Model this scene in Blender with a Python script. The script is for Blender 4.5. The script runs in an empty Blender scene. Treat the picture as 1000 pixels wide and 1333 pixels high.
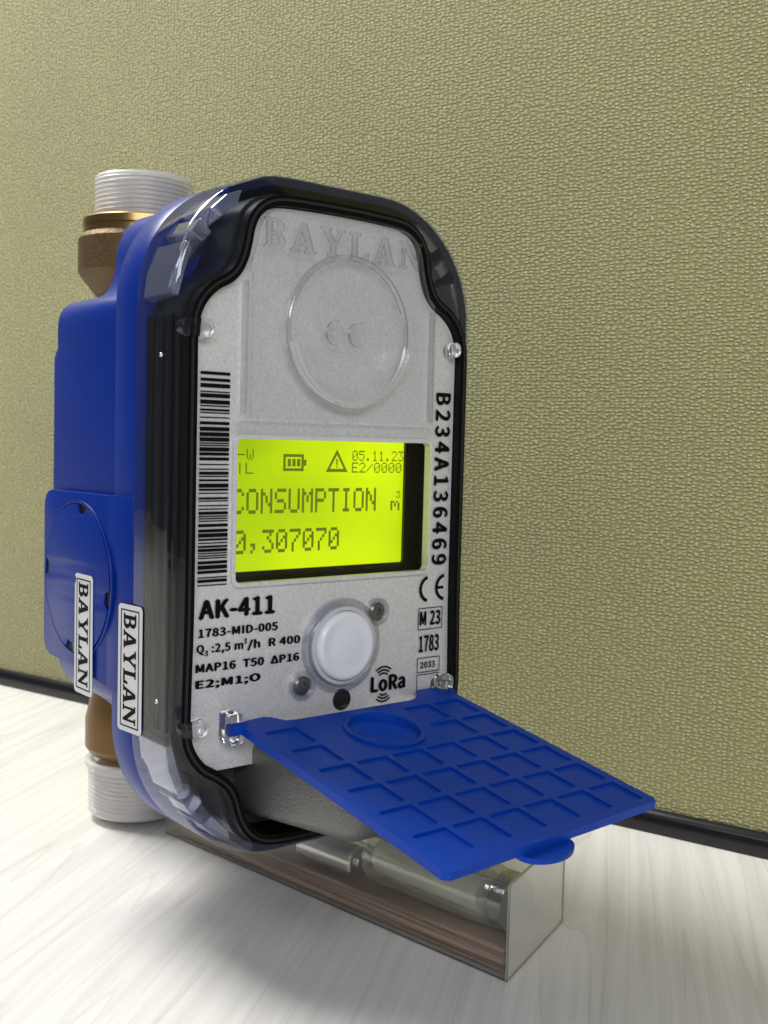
import bpy, bmesh, math, random
from mathutils import Matrix, Vector
from mathutils.geometry import tessellate_polygon
random.seed(4)
S = 0.001                      # everything below is written in millimetres
scene = bpy.context.scene
COL = scene.collection

# ------------------------------------------------------------------ camera
cam_data = bpy.data.cameras.new('camera')
cam_data.sensor_fit = 'HORIZONTAL'
cam_data.sensor_width = 36.0
cam_data.lens = 36.0 * 1450 / 1000
cam_data.clip_start = 0.005
cam_data.clip_end = 50
cam_data.dof.use_dof = True
cam_data.dof.focus_distance = 0.285
cam_data.dof.aperture_fstop = 46
cam = bpy.data.objects.new('camera', cam_data)
COL.objects.link(cam)
RW = [[0.7716, -0.02, 0.6357], [-0.6355, -0.065, 0.7693], [0.0259, -0.9977, -0.0629]]
cx = Vector((RW[0][0], RW[1][0], RW[2][0])).normalized()
cz = -Vector((RW[0][2], RW[1][2], RW[2][2])).normalized()
cy = cz.cross(cx).normalized()
cx = cy.cross(cz).normalized()
M = Matrix((cx, cy, cz)).transposed().to_4x4()
M.translation = Vector((-133.56, -244.10, 15.456)) * S
cam.matrix_world = M
scene.camera = cam

# ------------------------------------------------------------------ light
world = bpy.data.worlds.new('World')
scene.world = world
world.use_nodes = True
wb = world.node_tree.nodes['Background']
wb.inputs[0].default_value = (0.86, 0.92, 1.0, 1)
wb.inputs[1].default_value = 0.12
def area(name, loc, target, sx, sy, power, col):
    l = bpy.data.lights.new(name, 'AREA')
    l.shape = 'RECTANGLE'; l.size = sx * S; l.size_y = sy * S
    l.energy = power; l.color = col
    o = bpy.data.objects.new(name, l)
    COL.objects.link(o)
    o.location = Vector(loc) * S
    d = Vector(target) - Vector(loc)
    o.rotation_euler = d.to_track_quat('-Z', 'Y').to_euler()
    return o
area('ceiling_light_behind', (-60, 640, 900), (40, 20, -60), 620, 380, 28.5, (1.0, 0.98, 0.94))
area('ceiling_light_left', (-900, 150, 900), (40, 40, -60), 700, 260, 1.2, (0.95, 0.98, 1.0))
area('front_fill_light', (-420, -900, 430), (60, 40, -20), 900, 220, 6.0, (0.98, 0.98, 1.0))  # unseen fill, set low to light the plate more than the table
scene.view_settings.view_transform = 'Standard'
scene.view_settings.look = 'None'
scene.view_settings.exposure = 0.12
scene.view_settings.gamma = 1.0
cy_ = scene.cycles
cy_.use_denoising = True
cy_.max_bounces = 16
cy_.transparent_max_bounces = 32
cy_.transmission_bounces = 12
cy_.caustics_refractive = True
cy_.sample_clamp_indirect = 6.0
cy_.blur_glossy = 0.3

# ------------------------------------------------------------------ materials
def new_mat(name):
    m = bpy.data.materials.new(name); m.use_nodes = True
    nt = m.node_tree
    return m, nt, nt.nodes['Principled BSDF']
def noise_bump(nt, bs, scale, dist, detail=3.0, strength=1.0, stretch=None):
    tc = nt.nodes.new('ShaderNodeTexCoord')
    n = nt.nodes.new('ShaderNodeTexNoise'); n.inputs['Scale'].default_value = scale
    n.inputs['Detail'].default_value = detail
    if stretch:
        mp = nt.nodes.new('ShaderNodeMapping'); mp.inputs['Scale'].default_value = stretch
        nt.links.new(tc.outputs['Object'], mp.inputs['Vector']); nt.links.new(mp.outputs[0], n.inputs['Vector'])
    else:
        nt.links.new(tc.outputs['Object'], n.inputs['Vector'])
    b = nt.nodes.new('ShaderNodeBump'); b.inputs['Distance'].default_value = dist * S
    b.inputs['Strength'].default_value = strength
    nt.links.new(n.outputs['Fac'], b.inputs['Height']); nt.links.new(b.outputs[0], bs.inputs['Normal'])
    return n
def mat(name, col, rough=0.4, metal=0.0, bump=None, spec=0.5, coat=0.0, vary=0.0, vscale=60, alpha=1.0):
    m, nt, b = new_mat(name)
    b.inputs['Base Color'].default_value = (*col, 1)
    b.inputs['Roughness'].default_value = rough
    b.inputs['Metallic'].default_value = metal
    b.inputs['Specular IOR Level'].default_value = spec
    b.inputs['Coat Weight'].default_value = coat
    if bump: noise_bump(nt, b, bump[0], bump[1])
    if vary:
        tc = nt.nodes.new('ShaderNodeTexCoord')
        n = nt.nodes.new('ShaderNodeTexNoise'); n.inputs['Scale'].default_value = vscale; n.inputs['Detail'].default_value = 6
        mr = nt.nodes.new('ShaderNodeMapRange')
        mr.inputs['To Min'].default_value = 1 - vary; mr.inputs['To Max'].default_value = 1 + vary
        mx = nt.nodes.new('ShaderNodeVectorMath'); mx.operation = 'SCALE'
        mx.inputs[0].default_value = col
        nt.links.new(tc.outputs['Object'], n.inputs['Vector'])
        nt.links.new(n.outputs['Fac'], mr.inputs['Value'])
        nt.links.new(mr.outputs[0], mx.inputs['Scale'])
        nt.links.new(mx.outputs[0], b.inputs['Base Color'])
        mr2 = nt.nodes.new('ShaderNodeMapRange')
        mr2.inputs['To Min'].default_value = max(0.02, rough - vary * 0.5); mr2.inputs['To Max'].default_value = rough + vary * 0.5
        nt.links.new(n.outputs['Fac'], mr2.inputs['Value']); nt.links.new(mr2.outputs[0], b.inputs['Roughness'])
    return m
def clear(name, tint, base=0.05, rough=0.03, power=4.0, bump=None, amount=0.85, haze=0.0, haze_col=(0.8, 0.8, 0.85)):
    """thin clear plastic: tinted transmission plus a facing-dependent reflection, a little milky haze"""
    m, nt, b = new_mat(name)
    nt.nodes.remove(b)
    out = nt.nodes['Material Output']
    t = nt.nodes.new('ShaderNodeBsdfTransparent'); t.inputs[0].default_value = (*tint, 1)
    g = nt.nodes.new('ShaderNodeBsdfGlossy'); g.inputs['Color'].default_value = (1, 1, 1, 1); g.inputs['Roughness'].default_value = rough
    lw = nt.nodes.new('ShaderNodeLayerWeight'); lw.inputs['Blend'].default_value = 0.5
    pw = nt.nodes.new('ShaderNodeMath'); pw.operation = 'POWER'; pw.inputs[1].default_value = power
    mu = nt.nodes.new('ShaderNodeMath'); mu.operation = 'MULTIPLY_ADD'; mu.inputs[1].default_value = amount; mu.inputs[2].default_value = base
    mx = nt.nodes.new('ShaderNodeMixShader')
    nt.links.new(lw.outputs['Facing'], pw.inputs[0]); nt.links.new(pw.outputs[0], mu.inputs[0]); nt.links.new(mu.outputs[0], mx.inputs[0])
    src = t.outputs[0]
    if haze:
        d = nt.nodes.new('ShaderNodeBsdfDiffuse'); d.inputs[0].default_value = (*haze_col, 1)
        hz = nt.nodes.new('ShaderNodeMixShader'); hz.inputs[0].default_value = haze
        nt.links.new(t.outputs[0], hz.inputs[1]); nt.links.new(d.outputs[0], hz.inputs[2]); src = hz.outputs[0]
    nt.links.new(src, mx.inputs[1]); nt.links.new(g.outputs[0], mx.inputs[2]); nt.links.new(mx.outputs[0], out.inputs[0])
    if bump:
        tc = nt.nodes.new('ShaderNodeTexCoord')
        n = nt.nodes.new('ShaderNodeTexNoise'); n.inputs['Scale'].default_value = bump[0]
        bp = nt.nodes.new('ShaderNodeBump'); bp.inputs['Distance'].default_value = bump[1] * S
        nt.links.new(tc.outputs['Object'], n.inputs['Vector']); nt.links.new(n.outputs['Fac'], bp.inputs['Height'])
        nt.links.new(bp.outputs[0], g.inputs['Normal']); nt.links.new(bp.outputs[0], lw.inputs['Normal'])
    return m
def glass(name, col=(0.95, 0.96, 0.97), rough=0.03):
    m, nt, b = new_mat(name)
    b.inputs['Base Color'].default_value = (*col, 1)
    b.inputs['Roughness'].default_value = rough
    b.inputs['Transmission Weight'].default_value = 1.0
    b.inputs['IOR'].default_value = 1.49
    return m

BLUE = mat('blue_plastic', (0.001, 0.022, 0.22), 0.34, bump=(900, 0.02), vary=0.10, vscale=25, spec=0.18)
BLUE_FLAP = mat('flap_plastic', (0.001, 0.042, 0.36), 0.40, bump=(1800, 0.02), vary=0.05, vscale=40, spec=0.18)
BLACK = mat('black_rubber', (0.002, 0.002, 0.002), 0.4, spec=0.12)
DARK = mat('dark_housing', (0.020, 0.020, 0.022), 0.28, vary=0.1, vscale=30, spec=0.25)
PRINT = mat('black_print', (0.004, 0.004, 0.005), 0.6, spec=0.08)
SHELL = clear('clear_shell', (0.80, 0.82, 0.88), 0.045, 0.05, 3.0, bump=(80, 0.15), amount=0.42, haze=0.0)
WINDOW = clear('clear_window', (0.97, 0.975, 0.985), 0.03, 0.08, 4.0, amount=0.6)
EMBOSS = clear('clear_emboss', (0.86, 0.87, 0.89), 0.10, 0.08, 2.5, amount=0.7)
BOXPL = clear('clear_box_film', (0.96, 0.96, 0.95), 0.03, 0.04, 3.5, bump=(40, 0.25), amount=0.6, haze=0.01)
BOXEND = clear('clear_box_end', (0.93, 0.93, 0.91), 0.08, 0.18, 2.5, amount=0.6, haze=0.36, haze_col=(0.76, 0.75, 0.71))
VIAL = clear('vial_film', (0.88, 0.90, 0.84), 0.10, 0.05, 2.0, bump=(120, 0.3), amount=0.8, haze=0.04, haze_col=(0.75, 0.76, 0.66))
LENS = glass('clear_acrylic', (0.93, 0.94, 0.96), 0.04)
FACET = clear('clear_facets', (0.72, 0.73, 0.80), 0.14, 0.06, 1.8, amount=0.7, haze=0.14, haze_col=(0.60, 0.62, 0.72))  # lilac-grey haze paints in the light reflected off the flat faces
BRASS = mat('cast_brass', (0.13, 0.082, 0.034), 0.42, 0.65, bump=(1700, 0.38), vary=0.3, vscale=500)
BRASS_L = mat('warm_brass', (0.17, 0.095, 0.034), 0.36, 0.6, bump=(900, 0.06), vary=0.25, vscale=90)
BRASS_T = mat('turned_brass', (0.38, 0.25, 0.10), 0.28, 1.0)
STEEL = mat('steel', (0.55, 0.55, 0.56), 0.25, 1.0)
DSTEEL = mat('screw_steel', (0.16, 0.16, 0.165), 0.3, 0.8)
STICK = mat('sticker_paper', (0.56, 0.57, 0.585), 0.35, bump=(300, 0.02))
BUTTON = mat('button_plastic', (0.74, 0.75, 0.82), 0.30, coat=0.3)
CHROME = mat('rod_steel', (0.62, 0.61, 0.57), 0.22, 0.9)
RAIL = mat('black_gloss_trim', (0.006, 0.006, 0.008), 0.24, bump=(60, 0.05))

def silver(name, col, metal, rough, grain, gd):
    m, nt, b = new_mat(name)
    b.inputs['Metallic'].default_value = metal; b.inputs['Roughness'].default_value = rough
    n = noise_bump(nt, b, grain, gd, 2.0)
    tc = nt.nodes.new('ShaderNodeTexCoord')
    n2 = nt.nodes.new('ShaderNodeTexNoise'); n2.inputs['Scale'].default_value = grain * 0.9; n2.inputs['Detail'].default_value = 5
    nt.links.new(tc.outputs['Object'], n2.inputs['Vector'])
    n3 = nt.nodes.new('ShaderNodeTexNoise'); n3.inputs['Scale'].default_value = 28; n3.inputs['Detail'].default_value = 4
    nt.links.new(tc.outputs['Object'], n3.inputs['Vector'])
    ad = nt.nodes.new('ShaderNodeMath'); ad.operation = 'MULTIPLY_ADD'; ad.inputs[1].default_value = 0.5
    nt.links.new(n3.outputs['Fac'], ad.inputs[0]); nt.links.new(n2.outputs['Fac'], ad.inputs[2])
    r = nt.nodes.new('ShaderNodeMapRange'); r.inputs['From Min'].default_value = 0.45; r.inputs['From Max'].default_value = 1.05
    r.inputs['To Min'].default_value = 0.80; r.inputs['To Max'].default_value = 1.12
    sc = nt.nodes.new('ShaderNodeVectorMath'); sc.operation = 'SCALE'; sc.inputs[0].default_value = col
    nt.links.new(ad.outputs[0], r.inputs['Value']); nt.links.new(r.outputs[0], sc.inputs['Scale'])
    nt.links.new(sc.outputs[0], b.inputs['Base Color'])
    return m
SILVER = silver('silver_paint', (0.70, 0.70, 0.72), 0.35, 0.42, 1500, 0.02)
SILVER_D = silver('silver_grain_paint', (0.17, 0.17, 0.165), 0.6, 0.36, 1700, 0.25)

def lcd_mat():
    m, nt, b = new_mat('lcd_backlight')
    b.inputs['Base Color'].default_value = (0.10, 0.14, 0.0, 1); b.inputs['Roughness'].default_value = 0.25
    tc = nt.nodes.new('ShaderNodeTexCoord')
    n = nt.nodes.new('ShaderNodeTexNoise'); n.inputs['Scale'].default_value = 22; n.inputs['Detail'].default_value = 1
    nt.links.new(tc.outputs['Object'], n.inputs['Vector'])
    cr = nt.nodes.new('ShaderNodeValToRGB')
    cr.color_ramp.elements[0].position = 0.33; cr.color_ramp.elements[0].color = (0.30, 0.47, 0.0, 1)
    cr.color_ramp.elements[1].position = 0.7; cr.color_ramp.elements[1].color = (0.64, 0.84, 0.0, 1)
    nt.links.new(n.outputs['Fac'], cr.inputs['Fac']); nt.links.new(cr.outputs[0], b.inputs['Emission Color'])
    b.inputs['Emission Strength'].default_value = 1.0
    return m
LCD = lcd_mat()
LCDINK = mat('lcd_segments', (0.055, 0.075, 0.0), 0.5)
LCDINK.node_tree.nodes['Principled BSDF'].inputs['Emission Color'].default_value = (0.20, 0.26, 0.0, 1)
LCDINK.node_tree.nodes['Principled BSDF'].inputs['Emission Strength'].default_value = 0.45

def cap_mat():
    m, nt, b = new_mat('translucent_cap_plastic')
    out = nt.nodes['Material Output']
    b.inputs['Base Color'].default_value = (0.80, 0.80, 0.80, 1); b.inputs['Roughness'].default_value = 0.35
    t = nt.nodes.new('ShaderNodeBsdfTransparent'); t.inputs[0].default_value = (0.95, 0.95, 0.95, 1)
    mx = nt.nodes.new('ShaderNodeMixShader'); mx.inputs[0].default_value = 0.42
    nt.links.new(b.outputs[0], mx.inputs[1]); nt.links.new(t.outputs[0], mx.inputs[2]); nt.links.new(mx.outputs[0], out.inputs[0])
    return m
CAP = cap_mat()

def fabric_mat():
    m, nt, b = new_mat('woven_fabric')
    b.inputs['Roughness'].default_value = 0.72; b.inputs['Specular IOR Level'].default_value = 0.25
    b.inputs['Sheen Weight'].default_value = 0.25
    L = nt.links.new
    tc = nt.nodes.new('ShaderNodeTexCoord')
    # slight warp so that rows of nubs wander
    wn = nt.nodes.new('ShaderNodeTexNoise'); wn.inputs['Scale'].default_value = 90; wn.inputs['Detail'].default_value = 2
    L(tc.outputs['Object'], wn.inputs['Vector'])
    wm = nt.nodes.new('ShaderNodeVectorMath'); wm.operation = 'MULTIPLY_ADD'
    wm.inputs[1].default_value = (0.0012, 0.0, 0.0010); L(wn.outputs['Color'], wm.inputs[0]); L(tc.outputs['Object'], wm.inputs[2])
    mp = nt.nodes.new('ShaderNodeMapping'); mp.inputs['Scale'].default_value = (1 / 0.0021, 0.0, 1 / 0.00125)
    L(wm.outputs[0], mp.inputs['Vector'])
    sw = nt.nodes.new('ShaderNodeSeparateXYZ'); L(mp.outputs[0], sw.inputs[0])
    cb = nt.nodes.new('ShaderNodeCombineXYZ'); L(sw.outputs['X'], cb.inputs['X']); L(sw.outputs['Z'], cb.inputs['Y'])
    v = nt.nodes.new('ShaderNodeTexVoronoi'); v.voronoi_dimensions = '2D'; v.feature = 'F1'
    v.inputs['Scale'].default_value = 1.0; v.inputs['Randomness'].default_value = 0.62
    L(cb.outputs[0], v.inputs['Vector'])
    nub = nt.nodes.new('ShaderNodeMapRange'); nub.interpolation_type = 'SMOOTHSTEP'
    nub.inputs['From Min'].default_value = 0.56; nub.inputs['From Max'].default_value = 0.05
    L(v.outputs['Distance'], nub.inputs['Value'])
    # per-nub height
    ph = nt.nodes.new('ShaderNodeMapRange'); ph.inputs['To Min'].default_value = 0.45; ph.inputs['To Max'].default_value = 1.0
    sc = nt.nodes.new('ShaderNodeSeparateColor'); L(v.outputs['Color'], sc.inputs[0]); L(sc.outputs[0], ph.inputs['Value'])
    hh = nt.nodes.new('ShaderNodeMath'); hh.operation = 'MULTIPLY'; L(nub.outputs[0], hh.inputs[0]); L(ph.outputs[0], hh.inputs[1])
    # vertical threads
    fx = nt.nodes.new('ShaderNodeMath'); fx.operation = 'MULTIPLY'; fx.inputs[1].default_value = 2 * math.pi * 2.6
    L(sw.outputs['X'], fx.inputs[0])
    sn = nt.nodes.new('ShaderNodeMath'); sn.operation = 'SINE'; L(fx.outputs[0], sn.inputs[0])
    h2 = nt.nodes.new('ShaderNodeMath'); h2.operation = 'MULTIPLY_ADD'; h2.inputs[1].default_value = 0.10
    L(sn.outputs[0], h2.inputs[0]); L(hh.outputs[0], h2.inputs[2])
    bp = nt.nodes.new('ShaderNodeBump'); bp.inputs['Distance'].default_value = 0.0017; bp.inputs['Strength'].default_value = 0.9
    L(h2.outputs[0], bp.inputs['Height']); L(bp.outputs[0], b.inputs['Normal'])
    cr = nt.nodes.new('ShaderNodeValToRGB')
    e = cr.color_ramp.elements
    e[0].position = 0.0; e[0].color = (0.30, 0.285, 0.115, 1)
    e[1].position = 0.85; e[1].color = (0.72, 0.70, 0.38, 1)
    x = cr.color_ramp.elements.new(0.4); x.color = (0.43, 0.41, 0.18, 1)
    L(h2.outputs[0], cr.inputs['Fac'])
    ln = nt.nodes.new('ShaderNodeTexNoise'); ln.inputs['Scale'].default_value = 7; ln.inputs['Detail'].default_value = 4
    L(tc.outputs['Object'], ln.inputs['Vector'])
    lr = nt.nodes.new('ShaderNodeMapRange'); lr.inputs['To Min'].default_value = 0.84; lr.inputs['To Max'].default_value = 1.16
    L(ln.outputs['Fac'], lr.inputs['Value'])
    ls = nt.nodes.new('ShaderNodeVectorMath'); ls.operation = 'SCALE'; L(cr.outputs[0], ls.inputs[0]); L(lr.outputs[0], ls.inputs['Scale'])
    L(ls.outputs[0], b.inputs['Base Color'])
    return m
FABRIC = fabric_mat()

def wood_mat(name, light, dark, ang, line=1.0, scale=1.0):
    m, nt, b = new_mat(name)
    L = nt.links.new
    b.inputs['Roughness'].default_value = 0.42
    tc = nt.nodes.new('ShaderNodeTexCoord')
    mp = nt.nodes.new('ShaderNodeMapping'); mp.inputs['Rotation'].default_value = (0, 0, -ang)
    L(tc.outputs['Object'], mp.inputs['Vector'])
    wn = nt.nodes.new('ShaderNodeTexNoise'); wn.inputs['Scale'].default_value = 9 * scale; wn.inputs['Detail'].default_value = 3
    L(mp.outputs[0], wn.inputs['Vector'])
    st = nt.nodes.new('ShaderNodeMapping'); st.inputs['Scale'].default_value = (7 * scale, 230 * scale, 1)
    L(mp.outputs[0], st.inputs['Vector'])
    ad = nt.nodes.new('ShaderNodeVectorMath'); ad.operation = 'MULTIPLY_ADD'; ad.inputs[1].default_value = (0.0, 0.9, 0.0)
    L(wn.outputs['Color'], ad.inputs[0]); L(st.outputs[0], ad.inputs[2])
    n = nt.nodes.new('ShaderNodeTexNoise'); n.noise_dimensions = '2D'; n.inputs['Scale'].default_value = 1.0
    n.inputs['Detail'].default_value = 5; n.inputs['Roughness'].default_value = 0.55
    L(ad.outputs[0], n.inputs['Vector'])
    # thin darker grain lines = contour lines of a broad noise
    st2 = nt.nodes.new('ShaderNodeMapping'); st2.inputs['Scale'].default_value = (1.1 * scale, 36 * scale, 1)
    L(mp.outputs[0], st2.inputs['Vector'])
    n2 = nt.nodes.new('ShaderNodeTexNoise'); n2.noise_dimensions = '2D'; n2.inputs['Scale'].default_value = 1.0
    n2.inputs['Detail'].default_value = 1.5; n2.inputs['Distortion'].default_value = 0.08
    L(st2.outputs[0], n2.inputs['Vector'])
    m1 = nt.nodes.new('ShaderNodeMath'); m1.operation = 'MULTIPLY'; m1.inputs[1].default_value = 13.0; L(n2.outputs['Fac'], m1.inputs[0])
    fr = nt.nodes.new('ShaderNodeMath'); fr.operation = 'FRACT'; L(m1.outputs[0], fr.inputs[0])
    ln = nt.nodes.new('ShaderNodeMapRange'); ln.inputs['From Min'].default_value = 0.86; ln.inputs['From Max'].default_value = 1.0
    L(fr.outputs[0], ln.inputs['Value'])
    cr = nt.nodes.new('ShaderNodeMapRange'); cr.inputs['From Min'].default_value = 0.38; cr.inputs['From Max'].default_value = 0.62
    L(n.outputs['Fac'], cr.inputs['Value'])
    f = nt.nodes.new('ShaderNodeMath'); f.operation = 'MULTIPLY_ADD'; f.inputs[1].default_value = 0.30 * line
    L(ln.outputs[0], f.inputs[0])
    h = nt.nodes.new('ShaderNodeMath'); h.operation = 'MULTIPLY'; h.inputs[1].default_value = 0.28
    iv = nt.nodes.new('ShaderNodeMath'); iv.operation = 'SUBTRACT'; iv.inputs[0].default_value = 1.0; L(cr.outputs[0], iv.inputs[1])
    L(iv.outputs[0], h.inputs[0]); L(h.outputs[0], f.inputs[2])
    mx = nt.nodes.new('ShaderNodeMix'); mx.data_type = 'RGBA'; mx.clamp_factor = True
    L(f.outputs[0], mx.inputs['Factor']); mx.inputs['A'].default_value = (*light, 1); mx.inputs['B'].default_value = (*dark, 1)
    L(mx.outputs['Result'], b.inputs['Base Color'])
    bp = nt.nodes.new('ShaderNodeBump'); bp.inputs['Distance'].default_value = 0.00005; bp.invert = True
    L(f.outputs[0], bp.inputs['Height']); L(bp.outputs[0], b.inputs['Normal'])
    return m
TABLE = wood_mat('white_wood_laminate', (0.71, 0.70, 0.67), (0.45, 0.42, 0.38), math.radians(38))
def dim_table_mat():  # streaked brown that paints the table as it darkens through the film
    m, nt, b = new_mat('dim_table_brown'); b.inputs['Roughness'].default_value = 0.5
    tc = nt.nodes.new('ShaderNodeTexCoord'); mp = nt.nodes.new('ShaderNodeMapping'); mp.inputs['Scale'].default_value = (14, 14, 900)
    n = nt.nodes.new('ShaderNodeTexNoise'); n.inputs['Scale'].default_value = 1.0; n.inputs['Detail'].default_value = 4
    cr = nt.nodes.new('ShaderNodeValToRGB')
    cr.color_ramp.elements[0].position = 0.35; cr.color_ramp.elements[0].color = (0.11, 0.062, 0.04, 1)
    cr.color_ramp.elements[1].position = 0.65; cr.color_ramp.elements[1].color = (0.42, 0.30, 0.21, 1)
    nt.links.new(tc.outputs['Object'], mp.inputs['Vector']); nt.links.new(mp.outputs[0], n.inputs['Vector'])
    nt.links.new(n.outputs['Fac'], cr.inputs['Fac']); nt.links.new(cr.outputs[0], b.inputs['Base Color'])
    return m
DIM_TABLE = dim_table_mat()

# ------------------------------------------------------------------ mesh helpers (mm in, metres out)
def link(name, bm, material, parent=None, smooth=False, bevel=0.0, segs=2, angle=30):
    me = bpy.data.meshes.new(name)
    bmesh.ops.recalc_face_normals(bm, faces=bm.faces)
    if bevel:
        bmesh.ops.dissolve_limit(bm, angle_limit=math.radians(1), verts=bm.verts, edges=bm.edges) if False else None
        es = [e for e in bm.edges if len(e.link_faces) == 2 and e.calc_face_angle(0) > math.radians(angle)]
        bmesh.ops.bevel(bm, geom=es, offset=bevel, segments=segs, affect='EDGES', profile=0.5, clamp_overlap=True)
    bmesh.ops.scale(bm, vec=(S, S, S), verts=bm.verts)
    bm.to_mesh(me); bm.free()
    me.materials.append(material)
    if smooth:
        for p in me.polygons: p.use_smooth = True
        me.set_sharp_from_angle(angle=math.radians(smooth if smooth is not True else 35))
    o = bpy.data.objects.new(name, me); COL.objects.link(o)
    if parent: o.parent = parent
    return o
def thing(name, label, cat, loc=(0, 0, 0)):
    o = bpy.data.objects.new(name, None); o.empty_display_size = 0.02; COL.objects.link(o)
    o['label'] = label; o['category'] = cat
    return o
def rr(x0, x1, z0, z1, r, n=10):
    pts = []
    rs = r if isinstance(r, (tuple, list)) else (r,) * 4      # br, tr, tl, bl
    for (cx_, cz_, a0, q) in ((x1, z0, -90, rs[0]), (x1, z1, 0, rs[1]), (x0, z1, 90, rs[2]), (x0, z0, 180, rs[3])):
        sx = -1 if cx_ == x1 else 1; sz = 1 if cz_ == z0 else -1
        for i in range(n + 1):
            a = math.radians(a0 + 90 * i / n)
            pts.append((cx_ + sx * q + q * math.cos(a), cz_ + sz * q + q * math.sin(a)))
    return pts
def circ(cx_, cz_, r, n=48, a0=0, a1=360):
    full = (a1 - a0) == 360
    return [(cx_ + r * math.cos(math.radians(a0 + (a1 - a0) * i / (n if full else n - 1))),
             cz_ + r * math.sin(math.radians(a0 + (a1 - a0) * i / (n if full else n - 1)))) for i in range(n)]
def xz(y):
    return lambda p, d: (p[0], y + d, p[1])
def prism(outer, holes, d0, d1, f=None, bm=None):
    """solid with holes: outline in 2-D, extruded from depth d0 to d1; f maps (p, d) to 3-D, default x,z outline and y depth"""
    bm = bm or bmesh.new()
    f = f or (lambda p, d: (p[0], d, p[1]))
    loops = [outer] + list(holes)
    flat = [p for l in loops for p in l]
    tris = tessellate_polygon([[Vector((p[0], p[1], 0)) for p in l] for l in loops])
    a = [bm.verts.new(f(p, d0)) for p in flat]
    b = [bm.verts.new(f(p, d1)) for p in flat]
    for t in tris:
        if len(set(t)) < 3: continue
        try:
            bm.faces.new([a[i] for i in t]); bm.faces.new([b[i] for i in reversed(t)])
        except ValueError: pass
    k = 0
    for l in loops:
        n = len(l)
        for i in range(n):
            j = (i + 1) % n
            try: bm.faces.new((a[k + i], a[k + j], b[k + j], b[k + i]))
            except ValueError: pass
        k += n
    return bm
def loft(sections, closed_ends=(False, False), bm=None, wrap=True):
    """sections: lists of 3-D points, same count"""
    bm = bm or bmesh.new()
    rows = [[bm.verts.new(p) for p in s] for s in sections]
    n = len(rows[0])
    for r0, r1 in zip(rows, rows[1:]):
        for i in range(n if wrap else n - 1):
            j = (i + 1) % n
            bm.faces.new((r0[i], r0[j], r1[j], r1[i]))
    if closed_ends[0]: bm.faces.new(rows[0])
    if closed_ends[1]: bm.faces.new(rows[-1])
    return bm
def lathe(profile, cx_, cy_c, n=64, bm=None, cap=True):
    """profile (radius, z) about a vertical axis"""
    secs = [[(cx_ + r * math.cos(2 * math.pi * i / n), cy_c + r * math.sin(2 * math.pi * i / n), z) for i in range(n)] for r, z in profile]
    return loft(secs, (cap, cap), bm)
def disc_lathe(profile, cx_, cz_c, n=56, bm=None, cap=True, squash=1.0):
    """profile (radius, y) about an axis along y"""
    secs = [[(cx_ + r * math.cos(2 * math.pi * i / n), y, cz_c + r * squash * math.sin(2 * math.pi * i / n)) for i in range(n)] for r, y in profile]
    return loft(secs, (cap, cap), bm)
def box(bm, x0, x1, y0, y1, z0, z1):
    v = [bm.verts.new((x, y, z)) for x in (x0, x1) for y in (y0, y1) for z in (z0, z1)]
    for f in ((0, 1, 3, 2), (4, 6, 7, 5), (0, 4, 5, 1), (2, 3, 7, 6), (0, 2, 6, 4), (1, 5, 7, 3)):
        bm.faces.new([v[i] for i in f])
    return bm
def spline(pts, k=6, closed=False):
    out = []; n = len(pts)
    rng = range(n if closed else n - 1)
    g = (lambda i: pts[i % n]) if closed else (lambda i: pts[max(0, min(n - 1, i))])
    for i in rng:
        p0, p1, p2, p3 = g(i - 1), g(i), g(i + 1), g(i + 2)
        for s in range(k):
            t = s / k
            out.append(tuple(0.5 * ((2 * p1[c]) + (-p0[c] + p2[c]) * t + (2 * p0[c] - 5 * p1[c] + 4 * p2[c] - p3[c]) * t * t
                                    + (-p0[c] + 3 * p1[c] - 3 * p2[c] + p3[c]) * t ** 3) for c in range(2)))
    if not closed: out.append(pts[-1])
    return out
def offset(pts, d):
    """move a closed outline outwards (counter-clockwise outline, positive d)"""
    n = len(pts); area_ = sum(pts[i][0] * pts[(i + 1) % n][1] - pts[(i + 1) % n][0] * pts[i][1] for i in range(n))
    sg = 1 if area_ > 0 else -1
    out = []
    for i in range(n):
        a, b = pts[i - 1], pts[(i + 1) % n]
        tx, tz = b[0] - a[0], b[1] - a[1]; l = math.hypot(tx, tz) or 1
        out.append((pts[i][0] + sg * d * tz / l, pts[i][1] - sg * d * tx / l))
    return out
FONT = None
try:                                   # the sans font that ships inside Blender itself
    import os
    FONT = bpy.data.fonts.load(os.path.join(bpy.utils.resource_path('LOCAL'), 'datafiles', 'fonts', 'Noto Sans CJK Regular.woff2'))
except Exception:
    FONT = None
def cap_height():
    cu = bpy.data.curves.new('lettering', 'FONT'); cu.body = 'H'; cu.size = 1.0
    if FONT: cu.font = FONT
    o = bpy.data.objects.new('lettering', cu); COL.objects.link(o)
    me = bpy.data.meshes.new_from_object(o.evaluated_get(bpy.context.evaluated_depsgraph_get()))
    h = max(v.co.y for v in me.vertices)
    bpy.data.objects.remove(o); bpy.data.curves.remove(cu); bpy.data.meshes.remove(me)
    return h
CAPH = cap_height()
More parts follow.
